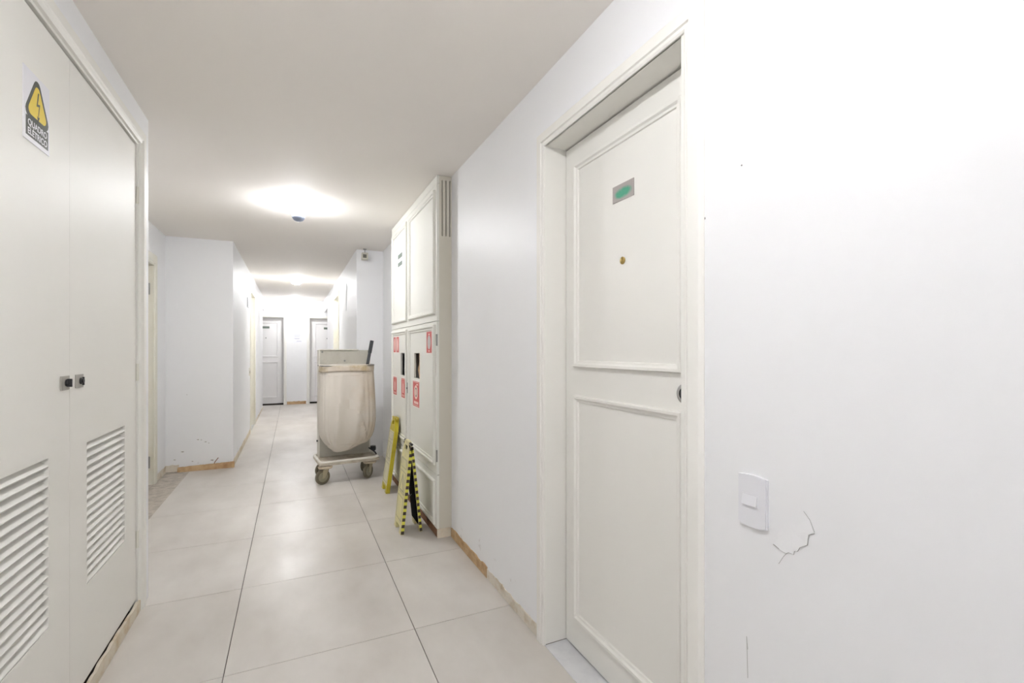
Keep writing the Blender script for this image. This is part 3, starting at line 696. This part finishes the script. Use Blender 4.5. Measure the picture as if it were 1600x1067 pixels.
# hoop that carries the bag
build(MB().tube([(-.26, by0 - .005, 1.146), (-.262, .06, 1.146), (-.245, .035, 1.146), (-.1, .030, 1.144), (.1, .030, 1.146), (.228, .035, 1.15), (.245, .06, 1.15), (.245, by0 - .005, 1.15)], .006, 8), 'bag_hoop', STEEL, ct, True, True)
# casters with round corner bumpers
def caster(x, y, ang, r=.072):
    g = build(MB().lathe([(.03, .178), (.062, .174), (.068, .164), (.062, .152), (.03, .150)], (x, y, 0), n=28), 'corner_bumper', BUMP_, ct, True, True)
    k = MB(); k.cyl((x, y, .134), (x, y, .152), .026, n=20)
    ca, sa = math.cos(ang), math.sin(ang)          # rolling direction (ca, sa)
    off = .028; wx, wy = x - off * ca, y - off * sa; nx, ny = -sa, ca
    for s in (-1, 1):
        M = Matrix.Translation((wx + s * nx * .0215, wy + s * ny * .0215, 0)) @ Matrix.Rotation(ang, 4, 'Z')
        m2 = MB()
        pr = [(-.012, .060), (.012, .060), (.045, .125), (.045, .140), (-.005, .140)]
        a_ = [k.bm.verts.new(M @ Vector((u, -.002, v))) for u, v in pr]; b_ = [k.bm.verts.new(M @ Vector((u, .002, v))) for u, v in pr]
        k.bm.faces.new(a_); k.bm.faces.new(b_[::-1])
        for i in range(5): k.bm.faces.new((a_[i], b_[i], b_[(i + 1) % 5], a_[(i + 1) % 5]))
        m2.bm.free()
    build(k, 'caster_fork', FORK, ct, False, True)
    def wheel(prof):
        m = MB(); m.lathe(prof, (0, 0, 0), 'Y', 36)
        bmesh.ops.transform(m.bm, matrix=Matrix.Translation((wx, wy, r)) @ Matrix.Rotation(ang, 4, 'Z'), verts=m.bm.verts); return m
    wh = build(wheel([(.046, -.012), (r - .008, -.015), (r, -.009), (r, .009), (r - .008, .015), (.046, .012)]), 'wheel', TYRE, ct, True, True)
    build(wheel([(.008, -.016), (.030, -.011), (.047, -.013), (.047, .013), (.030, .011), (.008, .016)]), 'wheel_hub', HUB, wh, True) if False else None
    build(wheel([(.008, -.0165), (.028, -.012), (.0445, -.0145), (.0475, -.0125), (.0475, .0125), (.0445, .0145), (.028, .012), (.008, .0165)]), 'wheel_hub', HUB, ct, True, True)
caster(-.225, .055, math.radians(20)); caster(.205, .075, math.radians(42)); caster(-.185, .355, math.radians(20)); caster(.235, .365, math.radians(50))
build(MB().lathe([(.01, .26), (.030, .255), (.034, .23), (.030, .205), (.01, .20)], (.318, .40, 0), n=20).box(.26, .318, .39, .41, .215, .235), 'rear_buffer', BLACK, ct, True, True)
build(MB().tube([(.245, .27, .262), (.262, .20, .25), (.270, .12, .245), (.272, .075, .232)], .007, 8), 'strap', BLACK, ct, True, True)

# bag (rests in the hoop: a thing of its own)
bag = empty('laundry_bag', (.519, 4.902, 0), CA, label='off-white canvas laundry bag hanging full from the front of the cart', cat='bag')
def lerp(tab, z):
    for (z0, *a), (z1, *b) in zip(tab, tab[1:]):
        if z1 <= z <= z0:
            t = (z0 - z) / (z0 - z1); return [p + (q - p) * t for p, q in zip(a, b)]
    return tab[-1][1:]
# z, xl, xr, yfront, yback
tab = [(1.150, -.262, .250, .022, .268), (1.10, -.262, .250, .024, .268), (.95, -.264, .256, .008, .272), (.75, -.274, .262, -.012, .276), (.60, -.274, .264, -.016, .276),
       (.50, -.268, .252, -.010, .274), (.44, -.254, .236, .000, .268), (.40, -.236, .214, .012, .258), (.360, -.200, .165, .022, .245), (.325, -.150, .085, .040, .225), (.300, -.115, -.020, .070, .200)]
NR, NP = 84, 96
bm_ = MB(); rings = []
def smooth_tab(z):
    acc = [0, 0, 0, 0]; ws_ = 0
    for d in (-.03, -.015, 0, .015, .03):
        q = lerp(tab, min(1.15, max(.30, z + d)))
        for i in range(4): acc[i] += q[i]
        ws_ += 1
    return [a / ws_ for a in acc]
folds = [(random.uniform(0, 6.28), random.choice([4, 7, 13, 19, 27]), random.uniform(.3, 1)) for _ in range(7)]
for j in range(NR + 1):
    z = 1.150 - (.850) * j / NR
    xl, xr, yf, yb = smooth_tab(z); cx, cy, rx, ry = (xl + xr) / 2, (yf + yb) / 2, (xr - xl) / 2, (yb - yf) / 2
    depth = (1.15 - z) / .85; ring = []
    for i in range(NP):
        a = 2 * math.pi * i / NP; c_, s_ = math.cos(a), math.sin(a); e = 2 / 3.4
        px = cx + rx * math.copysign(abs(c_) ** e, c_); py = cy + ry * math.copysign(abs(s_) ** e, s_)
        d = sum(am * math.sin(fr_ * a + ph + 2.2 * depth * math.sin(ph)) for ph, fr_, am in folds)
        amp = .0018 * (1 + 1.2 * depth) * (1 if z < 1.10 else .3)
        # a big slanted crease on the front face
        if s_ < 0:
            u = px - (-.02 + .09 * (z - .7)); d += -9.0 * math.exp(-(u / .018) ** 2) * math.exp(-((z - .72) / .2) ** 2)
            u2 = px - (.08 + .12 * (z - .7)); d += 6.0 * math.exp(-(u2 / .03) ** 2) * math.exp(-((z - .8) / .25) ** 2); u3 = px - (.13 - .25 * (z - .5)); d += 6.0 * math.exp(-(u3 / .014) ** 2) * math.exp(-((z - .52) / .12) ** 2); u4 = px - (-.12 + .05 * (z - .5)); d += 5.0 * math.exp(-(u4 / .02) ** 2) * math.exp(-((z - .6) / .3) ** 2)
        n_ = Vector((px - cx, (py - cy) * 1.6, 0)).normalized()
        sag = -.004 * math.sin(math.pi * (px - xl) / max(.01, xr - xl)) if j < 4 else 0
        ring.append(bm_.bm.verts.new((px + n_.x * d * amp, py + n_.y * d * amp, z + sag + (.018 * (px / .26) * depth * 1.0 if z < .36 else 0))))
    rings.append(ring)
for A, D in zip(rings, rings[1:]):
    for i in range(NP): bm_.bm.faces.new((A[i], A[(i + 1) % NP], D[(i + 1) % NP], D[i]))
bm_.bm.faces.new(rings[-1])
bo = build(bm_, 'bag_body', CLOTH, bag, True, True)
md = bo.modifiers.new('thickness', 'SOLIDIFY'); md.thickness = .003; md.offset = -1
# hem band, rolled rim and seams: follow the ring shape
def band(z0, z1, off, nm, m, closed_top=False):
    mb = MB(); R_ = []
    for z in [z0 + (z1 - z0) * k / 4 for k in range(5)]:
        xl, xr, yf, yb = smooth_tab(z); cx, cy, rx, ry = (xl + xr) / 2, (yf + yb) / 2, (xr - xl) / 2 + off, (yb - yf) / 2 + off
        ring = []
        for i in range(NP):
            a = 2 * math.pi * i / NP; c_, s_ = math.cos(a), math.sin(a); e = 2 / 3.4
            wob = .0016 * math.sin(5 * a + 30 * z) + .001 * math.sin(13 * a)
            ring.append(mb.bm.verts.new((cx + (rx + wob) * math.copysign(abs(c_) ** e, c_), cy + (ry + wob) * math.copysign(abs(s_) ** e, s_), z + .003 * math.sin(3 * a))))
        R_.append(ring)
    for A, D in zip(R_, R_[1:]):
        for i in range(NP): mb.bm.faces.new((A[i], A[(i + 1) % NP], D[(i + 1) % NP], D[i]))
    o = build(mb, nm, m, bag, True, True); q = o.modifiers.new('thickness', 'SOLIDIFY'); q.thickness = .003; q.offset = 1
    return o
band(1.145, 1.085, .003, 'hem_band', HEM)
def rimloop(z, off, r, nm, m):
    xl, xr, yf, yb = smooth_tab(z); cx, cy, rx, ry = (xl + xr) / 2, (yf + yb) / 2, (xr - xl) / 2 + off, (yb - yf) / 2 + off; e = 2 / 3.4
    pts = []
    for i in range(64):
        a = 2 * math.pi * i / 64; c_, s_ = math.cos(a), math.sin(a)
        pts.append((cx + rx * math.copysign(abs(c_) ** e, c_), cy + ry * math.copysign(abs(s_) ** e, s_), z + .002 * math.sin(5 * a)))
    build(MB().tube(pts, r, 8, True), nm, m, bag, True, True)
rimloop(1.148, .001, .0065, 'rolled_rim', CLOTH)
rimloop(1.052, .002, .0016, 'seam', CLOTH)
rimloop(.372, .007, .0028, 'bottom_seam', CLOTH)

# dark handle sticking out of the bag
hd = empty('mop_handle', (.71, 5.03, 1.0), label='dark grey mop handle sticking up out of the laundry bag', cat='handle')
p0, p1 = Vector((.650, 5.085, .84)), Vector((.752, 5.085, 1.400)); dd = (p1 - p0)
q = dd.to_track_quat('Z', 'Y').to_matrix().to_4x4()
build(MB().box(-.020, .020, -.014, .014, 0, dd.length * .78, .005, M=Matrix.Translation(p0) @ q), 'shaft', mat('handle_grey', (72, 74, 78), .5), hd)
build(MB().box(-.023, .023, -.017, .017, dd.length * .77, dd.length, .006, M=Matrix.Translation(p0) @ q), 'grip', mat('handle_dark', (58, 60, 64), .5), hd)

# ------------------------------------------------------------------ caution boards
def board(name, parent, M, w_, h_, t_, faceM, edgeM, outer=1, stripes=False, lower=None):
    """board in local (x thickness 0..t, y width 0..w, z height 0..h); outer = side (+1/-1 in x) that carries the print"""
    def T(mb): bmesh.ops.transform(mb.bm, matrix=M, verts=mb.bm.verts); return mb
    leg = h_ * .07; hz0, hz1 = h_ * .90, h_ * .955; hy0, hy1 = w_ * .32, w_ * .68
    m = MB()
    m.box(0, t_, 0, w_ * .26, 0, leg); m.box(0, t_, w_ * .74, w_, 0, leg)
    m.box(0, t_, 0, w_, leg, h_ * .82)
    # tapered head with a hand hole
    tw = w_ * .14
    f = lambda a, b, h: (h, a, b)
    m.prism([(0, h_ * .82), (hy0, h_ * .82), (hy0, hz1), (tw * 1.3, hz1), (tw * .6, hz0)], f, 0, t_)
    m.prism([(hy1, h_ * .82), (w_, h_ * .82), (w_ - tw * .6, hz0), (w_ - tw * 1.3, hz1), (hy1, hz1)], f, 0, t_)
    m.box(0, t_, hy0, hy1, h_ * .82, hz0)
    m.prism([(tw * 1.3, hz1), (w_ - tw * 1.3, hz1), (w_ - tw * 1.9, h_), (tw * 1.9, h_)], f, 0, t_)
    bd = build(T(m), name, edgeM, parent, False, True)
    xo = t_ if outer > 0 else 0; s = outer
    m = MB()
    m.box(*sorted((xo, xo + s * .0012)), w_ * .05, w_ * .95, leg * 1.4, h_ * .815)
    build(T(m), 'printed_face', faceM, bd, local=False) if False else build(T(m), 'printed_face', faceM, parent, False, True)
    X0 = xo + s * .0012
    def fr(a0, b0, a1, b1, wd=.0035):
        q = MB()
        for r in ((a0, a1, b0, b0 + wd), (a0, a1, b1 - wd, b1), (a0, a0 + wd, b0, b1), (a1 - wd, a1, b0, b1)):
            q.box(*sorted((X0, X0 + s * .0012)), r[0], r[1], r[2], r[3])
        return q
    q = fr(w_ * .12, h_ * .70, w_ * .88, h_ * .80); build(T(q), 'print_frame', LINE, parent, False, True)
    q = fr(w_ * .12, h_ * .42, w_ * .88, h_ * .66); build(T(q), 'print_frame', LINE, parent, False, True)
    q = fr(w_ * .12, h_ * .13, w_ * .88, h_ * .38); build(T(q), 'print_frame', LINE, parent, False, True)
    q = MB(); tri_ = [(w_ * .2, h_ * .44), (w_ * .8, h_ * .44), (w_ * .5, h_ * .64)]; inn = [(w_ * .27, h_ * .45), (w_ * .73, h_ * .45), (w_ * .5, h_ * .615)]
    for i in range(3):
        a, b = tri_[i], tri_[(i + 1) % 3]; c, d = inn[(i + 1) % 3], inn[i]
        q.prism([a, b, c, d], lambda u, v, hh: (X0 + s * hh, u, v), 0, .0012)
    build(T(q), 'warning_triangle', LINE, parent, False, True)
    if stripes:
        a, b = MB(), MB(); n = 27; e = h_ * .95 / n
        for i in range(n):
            (b if i % 2 else a).box(t_ * .06, t_ * .94, -.0022, 0, .004 + e * i, .004 + e * (i + 1))
        build(T(a), 'tape_dark_stripes', TAPEB, parent, False, True, kind='stuff'); build(T(b), 'tape_yellow_stripes', TAPEY, parent, False, True, kind='stuff')
    return bd

# standing A-frame: two boards, hinged at the top
af = empty('caution_sign', (.765, 3.44, 0), label='open A-frame caution board edged with yellow and black striped tape', cat='caution sign')
hgt = .640; w_ = .225
tl = math.radians(6.2); tr = math.radians(-6.0)
Ml = Matrix.Translation((-.078, -.105, .0015)) @ Matrix.Rotation(tl, 4, 'Y')
Mr = Matrix.Translation((.058, -.105, .004)) @ Matrix.Rotation(tr, 4, 'Y')
board('left_board', af, Ml, w_, hgt, .024, FADED, FADED, -1, True)
board('right_board', af, Mr, w_, hgt, .020, FADED, FADED, 1, True)
m = MB().box(-.0015, -.0005, .006, w_ - .006, hgt * .075, hgt * .97)  # black inner face; upper part stands in for shade behind the hand hole
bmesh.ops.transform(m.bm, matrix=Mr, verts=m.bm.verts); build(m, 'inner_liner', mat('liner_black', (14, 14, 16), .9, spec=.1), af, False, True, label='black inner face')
build(MB().cyl((.004, -.10, .628), (.004, .118, .628), .009, n=14), 'hinge_pin', BLACK, af, True, True)
build(MB().tube([(-.030, .03, .24), (.0, .03, .205), (.030, .03, .24)], .002, 6), 'spreader_cord', STEEL, af, True, True)

# folded board leaning on the cabinet
lf = empty('caution_sign', (.80, 4.46, 0), label='folded yellow caution board leaning against the far end of the cabinet', cat='caution sign')
tl = math.radians(8.0)
for k, (dx, fm) in enumerate(((-.036, FADED2), (-.018, LEM))):
    Mk = Matrix.Translation((dx, -.115, .0035)) @ Matrix.Rotation(tl, 4, 'Y')
    board('near_board' if k == 0 else 'rear_board', lf, Mk, .225, .680, .0165, fm, LEM, -1 if k == 0 else 1)
build(MB().cyl((.072, -.112, .664), (.072, .108, .664), .010, n=14), 'hinge_pin', LEM, lf, True, True)

# little white box at the foot of the cabinet
wb = empty('white_box', (.90, 4.87, 0), label='small white plastic box on the floor at the far foot of the cabinet', cat='box')
build(MB().box(.862, .935, 4.825, 4.90, .001, .062, .004), 'box_body', WHITEP, wb)
build(MB().box(.861, .9355, 4.8245, 4.9005, .062, .070, .002), 'lid', WHITEP, wb)
